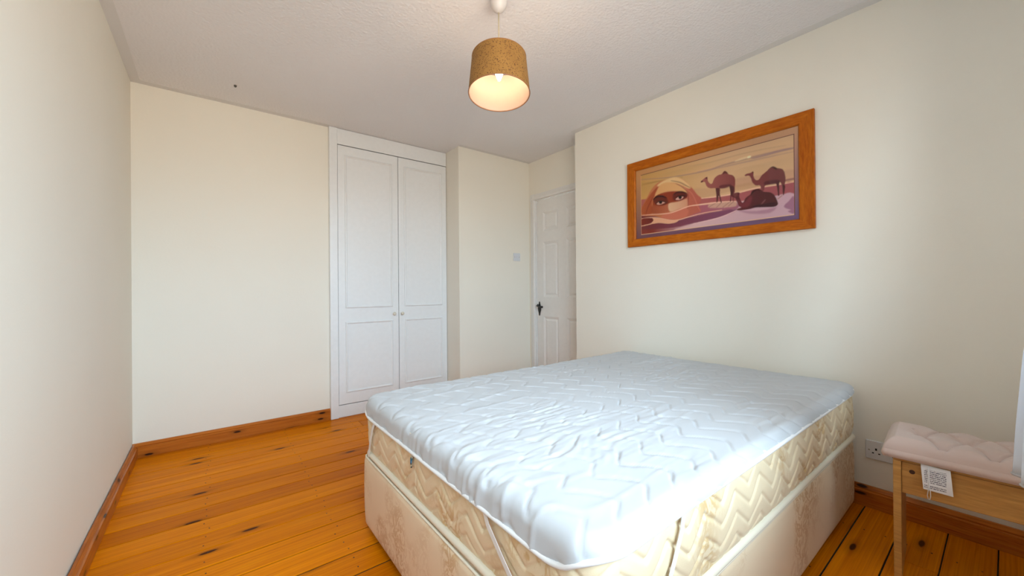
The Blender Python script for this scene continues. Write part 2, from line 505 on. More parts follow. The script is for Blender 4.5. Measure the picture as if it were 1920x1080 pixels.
# window
win = thing('window_1', 'white framed two-pane window that lets in the daylight', 'window', (0, 0, 0)); win['kind'] = 'structure'
f = MB()
f.box(WX0, WX0+0.06, YF-0.09, YF-0.03, WZ0, WZ1).box(WX1-0.06, WX1, YF-0.09, YF-0.03, WZ0, WZ1)
f.box(WX0+0.06, WX1-0.06, YF-0.09, YF-0.03, WZ0, WZ0+0.06).box(WX0+0.06, WX1-0.06, YF-0.09, YF-0.03, WZ1-0.06, WZ1)
f.box(0.72, 0.77, YF-0.09, YF-0.03, WZ0+0.06, WZ1-0.06)
f.build('window_frame', GLOSSW, win, bevel=0.004)
for (a, b) in ((WX0+0.06, 0.72), (0.77, WX1-0.06)):
    MB().box(a, b, YF-0.063, YF-0.059, WZ0+0.06, WZ1-0.06).build('pane', PANE, win)
MB().box(WX0-0.04, WX1+0.04, YF-0.03, YF+0.10, WZ0-0.03, WZ0-0.002).build('window_sill', GLOSSW, win, bevel=0.006)

# skirting boards (moulded profile)
def skirt_profile(h, t):
    return [(0, 0), (t, 0), (t, h*0.74), (t*0.72, h*0.78), (t*0.78, h*0.84), (t*0.55, h*0.93), (t*0.40, h), (0, h)]
sb = MB().prism([(YB-0.001-p, z) for (p, z) in skirt_profile(0.088, 0.024)], 'x', XL+0.0005, WRX0-0.001).build('baseboard_back', SKIRT)
struct(sb, 'knotty varnished pine skirting board left of the wardrobe', 'skirting board')
# the left one stands a little off the wall: a dark ragged gap runs along its top
lm = MB(); n0 = 46
prof = skirt_profile(0.086, 0.022)
rows = []
for i in range(n0+1):
    y = YF + (YB-0.026-YF)*i/n0
    off = 0.0055 + 0.0012*math.sin(i*0.9)
    if i > n0*0.75: off *= 0.8
    for (p, z) in prof: lm.v.append((XL + off + p, y, z))
m = len(prof)
for i in range(n0):
    for j in range(m):
        a = i*m+j; b = i*m+(j+1) % m
        lm.f.append((a, b, b+m, a+m))
lm.f.append(tuple(range(m))); lm.f.append(tuple(n0*m+j for j in range(m)))
struct(lm.build('baseboard_left', SKIRTY), 'varnished pine skirting board with a dark gap along the left wall', 'skirting board')
struct(MB().prism([(XR-0.001-p, z) for (p, z) in skirt_profile(0.098, 0.024)], 'y', YF, YE-0.001).build('baseboard_right', SKIRTY), 'dark varnished pine skirting board behind the bed and stool', 'skirting board')
struct(MB().prism([(YX-0.001-p, z) for (p, z) in skirt_profile(0.088, 0.022)], 'x', WRX1+0.002, XD-0.03).build('baseboard_boxing', SKIRT), 'varnished pine skirting board of the boxed-in corner, behind the bed', 'skirting board')

# door with its casing
dr = thing('door_1', 'white six-panel door with a black iron handle in the alcove', 'door', (0, 0, 0)); dr['kind'] = 'structure'
XP = XD + 0.012                                 # face of the leaf
leaf = MB()
PY = [(2.955, 2.735), (2.625, 2.410)]
PZ = [(0.20, 0.770), (0.968, 1.538), (1.648, 1.845)]
ys = [DY0, 2.410, 2.625, 2.735, 2.955, DY1]
zs = [0.006, 0.20, 0.770, 0.968, 1.538, 1.648, 1.845, DZ]
for i in range(5):
    for j in range(7):
        solid = not ((i in (1, 3)) and (j in (1, 3, 5)))
        if solid: leaf.box(XP, XP+0.036, ys[i], ys[i+1], zs[j], zs[j+1])
lf = leaf.build('door_leaf', DOORW, dr)
for (a, b) in PY:
    for (c, d) in PZ:
        p = MB(); q = 0.024
        o4 = [(b, c), (a, c), (a, d), (b, d)]; i4 = [(b+q, c+q), (a-q, c+q), (a-q, d-q), (b+q, d-q)]; r4 = [(b+q+0.018, c+q+0.018), (a-q-0.018, c+q+0.018), (a-q-0.018, d-q-0.018), (b+q+0.018, d-q-0.018)]
        for ring, x in ((o4, XP), (i4, XP+0.012), (r4, XP+0.004)):
            for (y, z) in ring: p.v.append((x, y, z))
        for s in (0, 4):
            for j in range(4): p.f.append((s+j, s+(j+1) % 4, s+4+(j+1) % 4, s+4+j))
        p.f.append((8, 9, 10, 11))
        p.build('door_panel', DOORW, dr)
arch = [(0, 0), (0.016, 0.004), (0.018, 0.02), (0.012, 0.045), (0.010, 0.062), (0, 0.066)]
cs = MB().prism([(XD-p, DY1+0.012+q) for (p, q) in arch], 'z', 0.0, DZ+0.012+0.066)
cs.build('architrave', DOORW, dr)
cs = MB().prism([(XD-p, DZ+0.012+q) for (p, q) in arch], 'y', YE+0.003, DY1+0.012+0.064)
cs.build('architrave', DOORW, dr)
MB().box(XD+0.001, XD+0.05, DY1+0.003, DY1+0.019, 0, DZ+0.010).build('door_lining', DOORW, dr)
MB().box(XD+0.001, XD+0.05, YE+0.004, DY1+0.003, DZ+0.004, DZ+0.012).build('door_lining', DOORW, dr)
hd = bpy.data.objects.new('door_handle', None); COL.objects.link(hd); hd.parent = dr; hd['label'] = 'black iron lever handle on a long back plate'
pl = []
for i in range(28):
    a = 2*PI*i/28
    z = 0.854 - 0.006 + 0.074*math.sin(a)
    wd_ = 0.019 + 0.005*math.cos(math.asin(max(-1, min(1, math.sin(a))))*4)
    pl.append((3.014 + wd_*math.cos(a), z))
MB().prism(pl, 'x', XP-0.006, XP).build('back_plate', BLACKM, hd, bevel=0.0015, seg=1)
MB().tube([(XP-0.004, 3.014, 0.880), (XP-0.03, 3.014, 0.880), (XP-0.042, 3.009, 0.879), (XP-0.046, 2.99, 0.876), (XP-0.046, 2.95, 0.870), (XP-0.046, 2.925, 0.868)], [0.008, 0.008, 0.009, 0.008, 0.008, 0.011], 10).build('lever', BLACKM, hd, smooth=True)
MB().box(XP-0.005, XP+0.004, 3.036, 3.052, 0.873, 0.893).build('latch_keep', BLACKM, hd, bevel=0.001, seg=1)

# ================================================================== WARDROBE
wr = thing('wardrobe', 'white built-in wardrobe with two tall panelled doors', 'wardrobe', (0, 0, 0))
YW = 3.405
MB().box(WRX0, 0.826, YW-0.012, 3.98, 0.0, H-0.002).build('side_frame', GLOSSW, wr, bevel=0.003)
MB().box(0.827, WRX1-0.003, YW-0.006, YW+0.03, 2.268, H-0.003).build('header_board', GLOSSW, wr, bevel=0.002)
MB().box(0.827, WRX1-0.003, YW+0.002, YW+0.03, 0.0, 0.100).build('plinth', GLOSSW, wr, bevel=0.002)
cb = MB().box(0.827, WRX1-0.004, 3.96, 3.98, 0.0, H-0.003).box(0.827, WRX1-0.004, YW+0.03, 3.96, 2.3, 2.32).box(0.827, WRX1-0.004, YW+0.03, 3.96, 0.08, 0.10).box(WRX1-0.02, WRX1-0.004, YW+0.03, 3.96, 0.1, 2.3)
cb.build('carcass', GLOSSW, wr)
def mould(x0, x1, z0, z1, y, parent):
    # raised half-round moulding laid round a panel
    prof_ = [(0.0, 0.0), (0.0, 0.004), (0.004, 0.009), (0.009, 0.010), (0.013, 0.006), (0.017, 0.004), (0.018, 0.0)]
    b = MB(); n = len(prof_)
    for (cx, cz, sx, sz) in ((x0, z0, 1, 1), (x1, z0, -1, 1), (x1, z1, -1, -1), (x0, z1, 1, -1)):
        for (t, hgt) in prof_: b.v.append((cx + sx*t, y - hgt, cz + sz*t))
    for c in range(4):
        d = (c+1) % 4
        for j in range(n-1): b.f.append((c*n+j, d*n+j, d*n+j+1, c*n+j+1))
    return b.build('panel_moulding', GLOSSW, parent)
for (a, b, p0, p1, kx) in ((0.829, 1.3425, 0.884, 1.287, 1.298), (1.3465, 1.8325, 1.398, 1.782, 1.373)):
    d = MB().box(a, b, YW-0.004, YW+0.018, 0.106, 2.262).build('wardrobe_door', GLOSSW, wr, bevel=0.003)
    mould(p0, p1, 0.905, 2.185, YW-0.004, d)
    mould(p0, p1, 0.200, 0.790, YW-0.004, d)
    yk = YW-0.004
    MB().lathe([(0.0001, yk-0.028), (0.008, yk-0.027), (0.0145, yk-0.022), (0.0155, yk-0.017), (0.012, yk-0.012), (0.006, yk-0.008), (0.006, yk)], 20, kx, 0.842, 'y').build('knob', KNOB, d, smooth=True)['label'] = 'small round cream knob'

# ================================================================== LIGHT SWITCH, SOCKET, CEILING SCREW
sw = thing('light_switch', 'small white light switch on the boxed-in wall beside the door', 'switch', (2.523, YX, 1.388))
MB().box(-0.043, 0.043, -0.009, 0, -0.040, 0.040).build('switch_plate', SWPL, sw, bevel=0.003)
MB().box(-0.006, 0.006, -0.014, -0.0085, -0.013, 0.013).build('rocker', SWPL, sw, bevel=0.002, seg=1)
for s in (-1, 1): MB().lathe([(0.0001, -0.0102), (0.0035, -0.0098), (0.004, -0.009)], 10, s*0.030, 0, 'y').build('screw', BRASS, sw)

so = thing('wall_socket', 'white double wall socket low on the wall beside the stool', 'socket', (XR, 0.356, 0.275))
MB().box(-0.010, 0, -0.073, 0.073, -0.044, 0.044).build('socket_plate', PLAST, so, bevel=0.003)
for s in (-1, 1):
    MB().box(-0.0106, -0.0098, s*0.035-0.0035, s*0.035+0.0035, 0.000, 0.010).build('pin_hole', DARK, so)
    for e in (-1, 1): MB().box(-0.0106, -0.0098, s*0.035+e*0.011-0.0035, s*0.035+e*0.011+0.0035, -0.016, -0.011).build('pin_hole', DARK, so)
    MB().box(-0.0145, -0.0095, s*0.012-0.006, s*0.012+0.006, 0.018, 0.034).build('rocker', PLAST, so, bevel=0.0015, seg=1)
for s in (-1, 1): MB().lathe([(0.0001, -0.0112), (0.003, -0.0108), (0.0035, -0.010)], 10, s*0.060, -0.002, 'x').build('screw', BRASS, so)

tag(MB().lathe([(0.0001, H-0.012), (0.006, H-0.011), (0.008, H-0.004), (0.008, H)], 10, 0.131, 3.093).build('ceiling_screw', m_plain('rusty_screw', (0.10, 0.09, 0.08), 0.6)), 'tiny dark screw head in the ceiling near the left corner', 'screw')

# ================================================================== PENDANT LAMP
LX, LY = 1.060, 1.446
lp = thing('pendant_lamp', 'brown cork-speckled drum pendant lamp hanging from the ceiling', 'lamp', (LX, LY, H))
MB().lathe([(0.0001, 0.0), (0.040, 0.0), (0.040, -0.012), (0.036, -0.030), (0.024, -0.050), (0.011, -0.060), (0.0001, -0.061)], 32).build('ceiling_rose', m_plain('rose_white', (0.70,0.67,0.65), 0.35), lp, smooth=True, angle=0.7)
MB().tube([(0, 0, -0.058), (0, 0, -0.235)], 0.0032, 8).build('cord', CORD, lp, smooth=True)
hub = bpy.data.objects.new('lamp_shade', None); COL.objects.link(hub); hub.parent = lp
hub.location = (0, 0, -0.355)
# the drum hangs slightly tilted, its lower opening turned towards the window side
fwd = Vector((0.6142, 0.7891, 0)).normalized()
rot_axis = Vector((0, 0, 1)).cross(fwd)
hub.rotation_mode = 'QUATERNION'
hub.rotation_quaternion = Matrix.Rotation(math.radians(6.6), 4, rot_axis).to_quaternion()
rb, rt, hh = 0.142, 0.126, 0.089
MB().lathe([(rb, -hh), (rt, hh), (rt-0.002, hh), (rb-0.0015, -hh+0.0005)], 64).build('shade_cover', SHADE, hub, smooth=True, angle=0.7)
MB().lathe([(rb-0.0020, -hh+0.0012), (rt-0.0026, hh-0.001), (rt-0.0042, hh-0.001), (rb-0.0040, -hh+0.0012), (rb-0.0020, -hh+0.0012)], 64).build('shade_lining', LINING, hub, smooth=True, angle=0.7)
rm = MB()
for (r_, z_) in ((rb-0.001, -hh), (rt-0.001, hh)):
    rm.tube([(r_*math.cos(2*PI*i/64), r_*math.sin(2*PI*i/64), z_) for i in range(64)], 0.0022, 6, closed=True)
rm.build('shade_rim', m_plain('rim_brown', (0.30,0.13,0.05), 0.5), hub, smooth=True)
sp = MB()
for k in range(3):
    a = 2*PI*k/3 + 0.3
    sp.tube([(0.018*math.cos(a), 0.018*math.sin(a), 0.045), ((rt-0.004)*math.cos(a), (rt-0.004)*math.sin(a), hh-0.004)], 0.0016, 6)
sp.tube([(0.019*math.cos(2*PI*i/24), 0.019*math.sin(2*PI*i/24), 0.045) for i in range(24)], 0.002, 6, closed=True)
sp.build('shade_spider', PLAST, hub, smooth=True)
MB().lathe([(0.0001, -0.215), (0.010, -0.218), (0.019, -0.230), (0.019, -0.275), (0.016, -0.290), (0.0001, -0.291)], 24).build('lampholder', PLAST, lp, smooth=True, angle=0.7)
MB().lathe([(0.0001, -0.288), (0.013, -0.290), (0.014, -0.300), (0.018, -0.314), (0.020, -0.330), (0.018, -0.346), (0.012, -0.362), (0.006, -0.375), (0.0001, -0.380)], 24).build('bulb', BULB, lp, smooth=True)

# ================================================================== FRAMED PICTURE
PYL, PYR, PZ0, PZ1 = 1.757, 0.615, 1.360, 1.983
FW = 0.0695
pic = thing('framed_picture', 'desert print of camels and a veiled face in a varnished pine frame', 'picture', (XR, (PYL+PYR)/2, PZ0))
cy, hz = (PYL+PYR)/2, PZ1-PZ0
hw = (PYL-PYR)/2
def rail(poly, name='frame_rail'):
    # mitred flat rail with a small inner bead; poly = (y, z) outer-a, outer-b, inner-b, inner-a
    b = MB()
    oa, ob, ib, ia = poly
    for x, t in ((0.0, 0.0), (-0.020, 0.0), (-0.024, 0.05), (-0.024, 0.90), (-0.016, 1.0), (0.0, 1.0)):
        b.v.append((x-0.001, oa[0]+(ia[0]-oa[0])*t, oa[1]+(ia[1]-oa[1])*t))
        b.v.append((x-0.001, ob[0]+(ib[0]-ob[0])*t, ob[1]+(ib[1]-ob[1])*t))
    for i in range(6):
        j = (i+1) % 6
        b.f.append((2*i, 2*i+1, 2*j+1, 2*j))
    b.f.append((0, 2, 4, 6, 8, 10)); b.f.append((11, 9, 7, 5, 3, 1))
    return b.build(name, FRAMEW if abs(oa[0]-ob[0]) > 0.5 else FRAMEV, pic)
O = [(hw, 0), (-hw, 0), (-hw, hz), (hw, hz)]
I = [(hw-FW, FW*0.82), (-hw+FW, FW*0.82), (-hw+FW, hz-FW*0.94), (hw-FW, hz-FW*0.94)]
for k in range(4):
    rail((O[k], O[(k+1) % 4], I[(k+1) % 4], I[k]))

ART=[
 ('s',[(-0.002,0.933),(0.194,0.862),(0.298,0.836),(0.499,0.813),(0.608,0.833),(0.709,0.84),(0.781,0.844),(0.85,0.847),(0.999,0.835)],0.022,(158,118,108),3,0.75),
 ('s',[(0.443,0.825),(0.608,0.809),(0.709,0.805),(0.85,0.797),(0.999,0.788)],0.018,(165,125,115),3,0.7),
 ('s',[(0.781,0.827),(0.85,0.83),(0.937,0.837),(0.999,0.83)],0.03,(150,112,118),3,0.7),
 ('s',[(0.323,0.967),(0.5,0.925),(0.71,0.927),(0.85,0.913),(0.962,0.89)],0.012,(170,130,100),3,0.6),
 ('s',[(0.005,0.858),(0.214,0.819),(0.335,0.804)],0.02,(165,125,70),3,0.6),
 ('s',[(0.003,0.834),(0.093,0.832),(0.16,0.83)],0.02,(168,120,60),3,0.6),
 ('s',[(0.685,0.849),(0.734,0.86),(0.772,0.86)],0.03,(215,190,150),3,0.8),
 ('s',[(0.762,0.858),(0.77,0.859)],0.028,(232,215,180),2,1),
 ('p',[(0.683,0.6),(0.808,0.581),(0.911,0.57),(0.999,0.564),(0.999,0.45),(0.91,0.461),(0.808,0.469),(0.682,0.483)],(188,140,115),(188,140,115),6,0.6),
 ('p',[(0.411,0.58),(0.538,0.541),(0.682,0.51),(0.825,0.503),(0.825,0.417),(0.682,0.438),(0.537,0.428),(0.455,0.434)],(186,142,108),(186,142,108),4,0.6),
 ('s',[(0.956,0.443),(0.997,0.443)],0.03,(140,85,85),2,0.8),
 ('p',[(0.378,0.456),(0.464,0.419),(0.579,0.401),(0.682,0.398),(0.772,0.411),(0.825,0.417),(0.91,0.411),(1.0,0.405),(0.999,0.252),(0.91,0.261),(0.734,0.273),(0.678,0.287),(0.537,0.315),(0.405,0.327),(0.213,0.328),(-0.002,0.394),(-0.001,0.591)],(172,92,82),(160,82,88),1,1.0),
 ('s',[(0.464,0.419),(0.579,0.399),(0.682,0.398),(0.772,0.414),(0.825,0.416),(0.91,0.409),(1.0,0.404)],0.022,(222,180,150),1,1.0),
 ('p',[(0.674,0.28),(0.734,0.273),(0.91,0.269),(0.999,0.257),(1.005,-0.005),(0.875,-0.003),(0.657,-0.009),(0.404,-0.006),(0.262,0.004),(0.404,0.053),(0.577,0.094),(0.673,0.153)],(205,165,160),(196,160,172),2,1.0),
 ('p',[(0.405,0.327),(0.537,0.306),(0.674,0.284),(0.696,0.181),(0.536,0.188),(0.405,0.161),(0.212,0.152),(0.053,0.201),(-0.002,0.394),(0.213,0.343)],(168,86,78),(160,92,112),2,1.0),
 ('p',[(0.524,0.311),(0.599,0.314),(0.681,0.29),(0.689,0.22),(0.642,0.219),(0.586,0.231),(0.515,0.262)],(200,160,135),(200,160,135),3,0.8),
 ('p',[(-0.043,0.32),(0.108,0.28),(0.212,0.183),(0.311,0.182),(0.405,0.166),(0.536,0.188),(0.677,0.183),(0.696,0.167),(0.673,0.135),(0.577,0.09),(0.404,0.063),(0.262,0.039),(-0.003,0.076),(-0.044,0.087)],(112,35,30),(128,72,100),2,1.0),
 ('p',[(0.948,0.109),(0.974,0.177),(0.999,0.223),(1.002,0.012),(0.967,0.048),(0.983,0.059)],(158,108,130),(158,108,130),2,1.0),
 ('p',[(-0.005,0.415),(0.028,0.529),(0.066,0.659),(0.103,0.756),(0.16,0.82),(0.229,0.826),(0.291,0.82),(0.342,0.76),(0.386,0.653),(0.416,0.563),(0.442,0.477),(0.467,0.42),(0.45,0.325),(0.462,0.228),(0.419,0.205),(0.357,0.169),(0.284,0.154),(0.192,0.194),(0.117,0.269),(0.003,0.317)],(190,120,70),(176,88,74),2,1.0),
 ('p',[(0.134,0.762),(0.185,0.818),(0.268,0.836),(0.323,0.789),(0.373,0.688),(0.395,0.611),(0.372,0.612),(0.314,0.697),(0.248,0.758),(0.17,0.745)],(218,186,132),(218,186,132),5,0.9),
 ('p',[(0.118,0.595),(0.155,0.752),(0.219,0.781),(0.291,0.718),(0.35,0.622),(0.372,0.536),(0.35,0.565),(0.267,0.616),(0.194,0.633)],(208,158,102),(214,166,112),4,0.95),
 ('s',[(0.248,0.792),(0.314,0.731),(0.359,0.661),(0.39,0.613)],0.02,(150,100,72),2,0.8),
 ('s',[(0.286,0.725),(0.332,0.65),(0.368,0.557),(0.376,0.458),(0.371,0.317),(0.366,0.204)],0.014,(140,62,50),2,0.8),
 ('p',[(0.004,0.454),(0.066,0.617),(0.119,0.718),(0.144,0.737),(0.113,0.618),(0.092,0.504),(0.091,0.319),(0.003,0.333)],(168,72,30),(150,50,22),6,0.8),
 ('s',[(0.038,0.337),(0.066,0.473),(0.113,0.618)],0.02,(120,36,18),4,0.6),
 ('s',[(0.341,0.645),(0.403,0.513),(0.445,0.289),(0.462,0.228)],0.012,(200,122,100),2,0.7),
 ('p',[(0.098,0.46),(0.105,0.55),(0.134,0.609),(0.184,0.623),(0.257,0.615),(0.322,0.582),(0.359,0.537),(0.37,0.499),(0.358,0.465),(0.313,0.445),(0.247,0.438),(0.208,0.418),(0.158,0.412),(0.118,0.432)],(150,58,22),(128,44,30),2,1.0),
 ('p',[(0.094,0.318),(0.098,0.46),(0.158,0.417),(0.232,0.428),(0.237,0.318),(0.178,0.299)],(152,66,36),(176,96,66),5,0.9),
 ('p',[(0.227,0.43),(0.294,0.433),(0.358,0.456),(0.368,0.433),(0.367,0.319),(0.312,0.32),(0.239,0.297)],(214,176,140),(200,140,110),4,0.95),
 ('p',[(0.167,0.212),(0.193,0.284),(0.246,0.285),(0.367,0.309),(0.364,0.186),(0.284,0.164)],(196,110,88),(196,110,88),4,0.8),
 ('p',[(0.103,0.551),(0.134,0.594),(0.184,0.578),(0.218,0.504),(0.223,0.452),(0.188,0.425),(0.133,0.447),(0.113,0.485)],(92,30,22),(92,30,22),4,0.85),
 ('p',[(0.262,0.555),(0.285,0.583),(0.332,0.578),(0.368,0.523),(0.358,0.475),(0.313,0.445),(0.266,0.474)],(92,30,26),(92,30,26),4,0.85),
 ('s',[(0.105,0.55),(0.134,0.584),(0.179,0.57),(0.213,0.525)],0.03,(52,16,16),2,0.9),
 ('s',[(0.266,0.562),(0.295,0.584),(0.332,0.573),(0.363,0.535)],0.026,(52,16,18),2,0.9),
 ('p',[(0.131,0.473),(0.154,0.494),(0.184,0.482),(0.201,0.461),(0.168,0.443),(0.141,0.449)],(196,146,128),(196,146,128),1,1.0),
 ('p',[(0.283,0.487),(0.304,0.512),(0.336,0.503),(0.338,0.478),(0.313,0.46),(0.287,0.467)],(196,146,132),(196,146,132),1,1.0),
 ('p',[(0.151,0.501),(0.171,0.498),(0.176,0.47),(0.166,0.454),(0.152,0.47)],(35,12,14),(35,12,14),1,1.0),
 ('p',[(0.304,0.517),(0.322,0.517),(0.328,0.488),(0.316,0.469),(0.305,0.488)],(35,12,16),(35,12,16),1,1.0),
 ('s',[(0.128,0.479),(0.151,0.501),(0.184,0.487),(0.208,0.458)],0.014,(40,12,12),1,1.0),
 ('s',[(0.28,0.493),(0.301,0.518),(0.336,0.513),(0.359,0.503)],0.014,(40,12,14),1,1.0),
 ('s',[(0.003,0.32),(0.091,0.306),(0.178,0.284),(0.246,0.28),(0.312,0.305),(0.38,0.333),(0.446,0.331),(0.529,0.326),(0.601,0.311)],0.016,(226,176,148),1,1.0),
 ('s',[(0.003,0.265),(0.065,0.26),(0.132,0.238),(0.192,0.194),(0.246,0.159),(0.302,0.149),(0.38,0.171),(0.479,0.194),(0.601,0.196)],0.016,(226,176,148),1,1.0),
 ('p',[(0.096,0.25),(0.137,0.234),(0.192,0.192),(0.246,0.157),(0.302,0.147),(0.283,0.115),(0.236,0.108),(0.202,0.121),(0.157,0.144),(0.106,0.149),(0.005,0.132),(0.005,0.148),(0.075,0.159),(0.101,0.202)],(216,162,128),(216,162,128),1,1.0),
 ('p',[(0.003,0.254),(0.054,0.257),(0.096,0.23),(0.101,0.197),(0.064,0.172),(0.002,0.154)],(128,38,24),(100,24,20),2,1.0),
 ('s',[(0.404,0.053),(0.577,0.09),(0.673,0.144),(0.696,0.167)],0.014,(222,180,175),1,1.0),
 ('s',[(0.57,0.321),(0.515,0.266)],0.013,(168,118,105),1,0.9),
 ('s',[(0.599,0.305),(0.566,0.243)],0.013,(168,118,105),1,0.9),
 ('s',[(0.654,0.296),(0.606,0.232)],0.013,(168,118,105),1,0.9),
 ('s',[(0.674,0.289),(0.642,0.237)],0.013,(168,118,105),1,0.9),
 ('s',[(0.939,0.257),(0.919,0.224)],0.013,(168,118,105),1,0.9),
 ('s',[(0.405,0.332),(0.494,0.322),(0.537,0.32),(0.611,0.309),(0.689,0.287)],0.014,(226,182,158),1,1.0),
 ('p',[(0.463,0.667),(0.48,0.697),(0.502,0.719),(0.511,0.696),(0.512,0.657),(0.529,0.606),(0.542,0.614),(0.555,0.674),(0.58,0.708),(0.6,0.711),(0.616,0.744),(0.628,0.737),(0.644,0.688),(0.667,0.662),(0.681,0.619),(0.684,0.563),(0.682,0.492),(0.68,0.403),(0.674,0.298),(0.668,0.3),(0.664,0.374),(0.66,0.375),(0.658,0.304),(0.652,0.306),(0.655,0.414),(0.649,0.512),(0.62,0.503),(0.589,0.508),(0.589,0.425),(0.599,0.318),(0.594,0.311),(0.584,0.399),(0.581,0.409),(0.574,0.328),(0.567,0.322),(0.567,0.415),(0.563,0.52),(0.533,0.538),(0.51,0.563),(0.497,0.617),(0.491,0.653),(0.469,0.657)],(158,88,80),(128,62,60),1,1.0),
 ('p',[(0.649,0.526),(0.675,0.496),(0.674,0.424),(0.666,0.373),(0.659,0.376),(0.657,0.304),(0.652,0.306),(0.656,0.414)],(70,26,32),(70,26,32),1,0.9),
 ('p',[(0.563,0.52),(0.589,0.508),(0.589,0.425),(0.599,0.318),(0.594,0.311),(0.584,0.399),(0.581,0.409),(0.574,0.328),(0.568,0.322),(0.568,0.415)],(70,26,32),(70,26,32),1,0.85),
 ('p',[(0.608,0.707),(0.616,0.742),(0.628,0.737),(0.642,0.694),(0.624,0.708)],(84,36,34),(84,36,34),2,0.9),
 ('p',[(0.589,0.554),(0.644,0.547),(0.659,0.539),(0.649,0.508),(0.62,0.503),(0.589,0.51)],(96,40,46),(96,40,46),4,0.9),
 ('p',[(0.463,0.667),(0.474,0.681),(0.48,0.663),(0.469,0.657)],(80,30,30),(80,30,30),1,0.9),
 ('p',[(0.493,0.709),(0.509,0.717),(0.506,0.689)],(90,36,34),(90,36,34),1,0.9),
 ('p',[(0.739,0.621),(0.751,0.637),(0.773,0.639),(0.788,0.648),(0.789,0.604),(0.794,0.553),(0.808,0.52),(0.822,0.531),(0.836,0.575),(0.861,0.613),(0.881,0.649),(0.898,0.654),(0.914,0.626),(0.937,0.606),(0.95,0.57),(0.956,0.513),(0.958,0.446),(0.953,0.383),(0.955,0.349),(0.949,0.269),(0.945,0.271),(0.944,0.354),(0.932,0.434),(0.923,0.422),(0.926,0.345),(0.925,0.267),(0.92,0.269),(0.917,0.35),(0.91,0.428),(0.877,0.431),(0.853,0.43),(0.846,0.365),(0.837,0.369),(0.83,0.406),(0.824,0.444),(0.801,0.455),(0.783,0.507),(0.776,0.562),(0.765,0.603),(0.747,0.608)],(132,66,66),(112,56,56),1,1.0),
 ('p',[(0.91,0.461),(0.93,0.452),(0.925,0.413),(0.926,0.345),(0.925,0.267),(0.92,0.269),(0.917,0.35)],(72,30,36),(72,30,36),1,0.9),
 ('p',[(0.943,0.388),(0.954,0.382),(0.955,0.349),(0.949,0.269),(0.945,0.271)],(72,30,34),(72,30,34),1,0.9),
 ('p',[(0.853,0.481),(0.911,0.478),(0.924,0.455),(0.91,0.424),(0.877,0.429),(0.85,0.432)],(88,38,46),(88,38,46),4,0.9),
 ('p',[(0.878,0.647),(0.898,0.654),(0.915,0.624),(0.911,0.603),(0.894,0.641)],(62,28,26),(62,28,26),2,0.95),
 ('p',[(0.783,0.646),(0.788,0.648),(0.789,0.621)],(80,34,32),(80,34,32),1,0.9),
 ('p',[(0.692,0.155),(0.666,0.183),(0.763,0.121),(0.841,0.11),(0.909,0.119),(0.919,0.132),(0.875,0.056),(0.77,0.084)],(168,118,135),(168,118,135),5,0.8),
 ('p',[(0.658,0.372),(0.674,0.397),(0.693,0.406),(0.709,0.395),(0.707,0.356),(0.712,0.309),(0.727,0.25),(0.746,0.313),(0.771,0.346),(0.782,0.393),(0.811,0.402),(0.829,0.381),(0.846,0.348),(0.876,0.33),(0.897,0.292),(0.91,0.236),(0.919,0.165),(0.913,0.143),(0.899,0.131),(0.859,0.142),(0.807,0.158),(0.771,0.149),(0.726,0.148),(0.696,0.158),(0.696,0.176),(0.719,0.19),(0.704,0.214),(0.693,0.281),(0.684,0.33),(0.666,0.355)],(92,30,38),(78,28,32),1,1.0),
 ('p',[(0.771,0.171),(0.807,0.192),(0.842,0.187),(0.893,0.193),(0.916,0.158),(0.899,0.131),(0.859,0.141),(0.807,0.156)],(52,14,28),(52,14,28),4,0.85),
 ('p',[(0.779,0.378),(0.811,0.402),(0.829,0.381),(0.842,0.354),(0.811,0.389),(0.786,0.357),(0.777,0.309)],(48,14,18),(48,14,18),2,0.9),
 ('p',[(0.693,0.308),(0.712,0.282),(0.73,0.239),(0.771,0.328),(0.782,0.289),(0.764,0.191),(0.727,0.179),(0.708,0.212)],(122,42,52),(122,42,52),6,0.7),
 ('s',[(0.831,0.191),(0.845,0.22),(0.854,0.246)],0.01,(150,90,92),2,0.8),
 ('p',[(0.674,0.397),(0.693,0.405),(0.697,0.36),(0.678,0.35)],(122,62,60),(122,62,60),3,0.6),
]


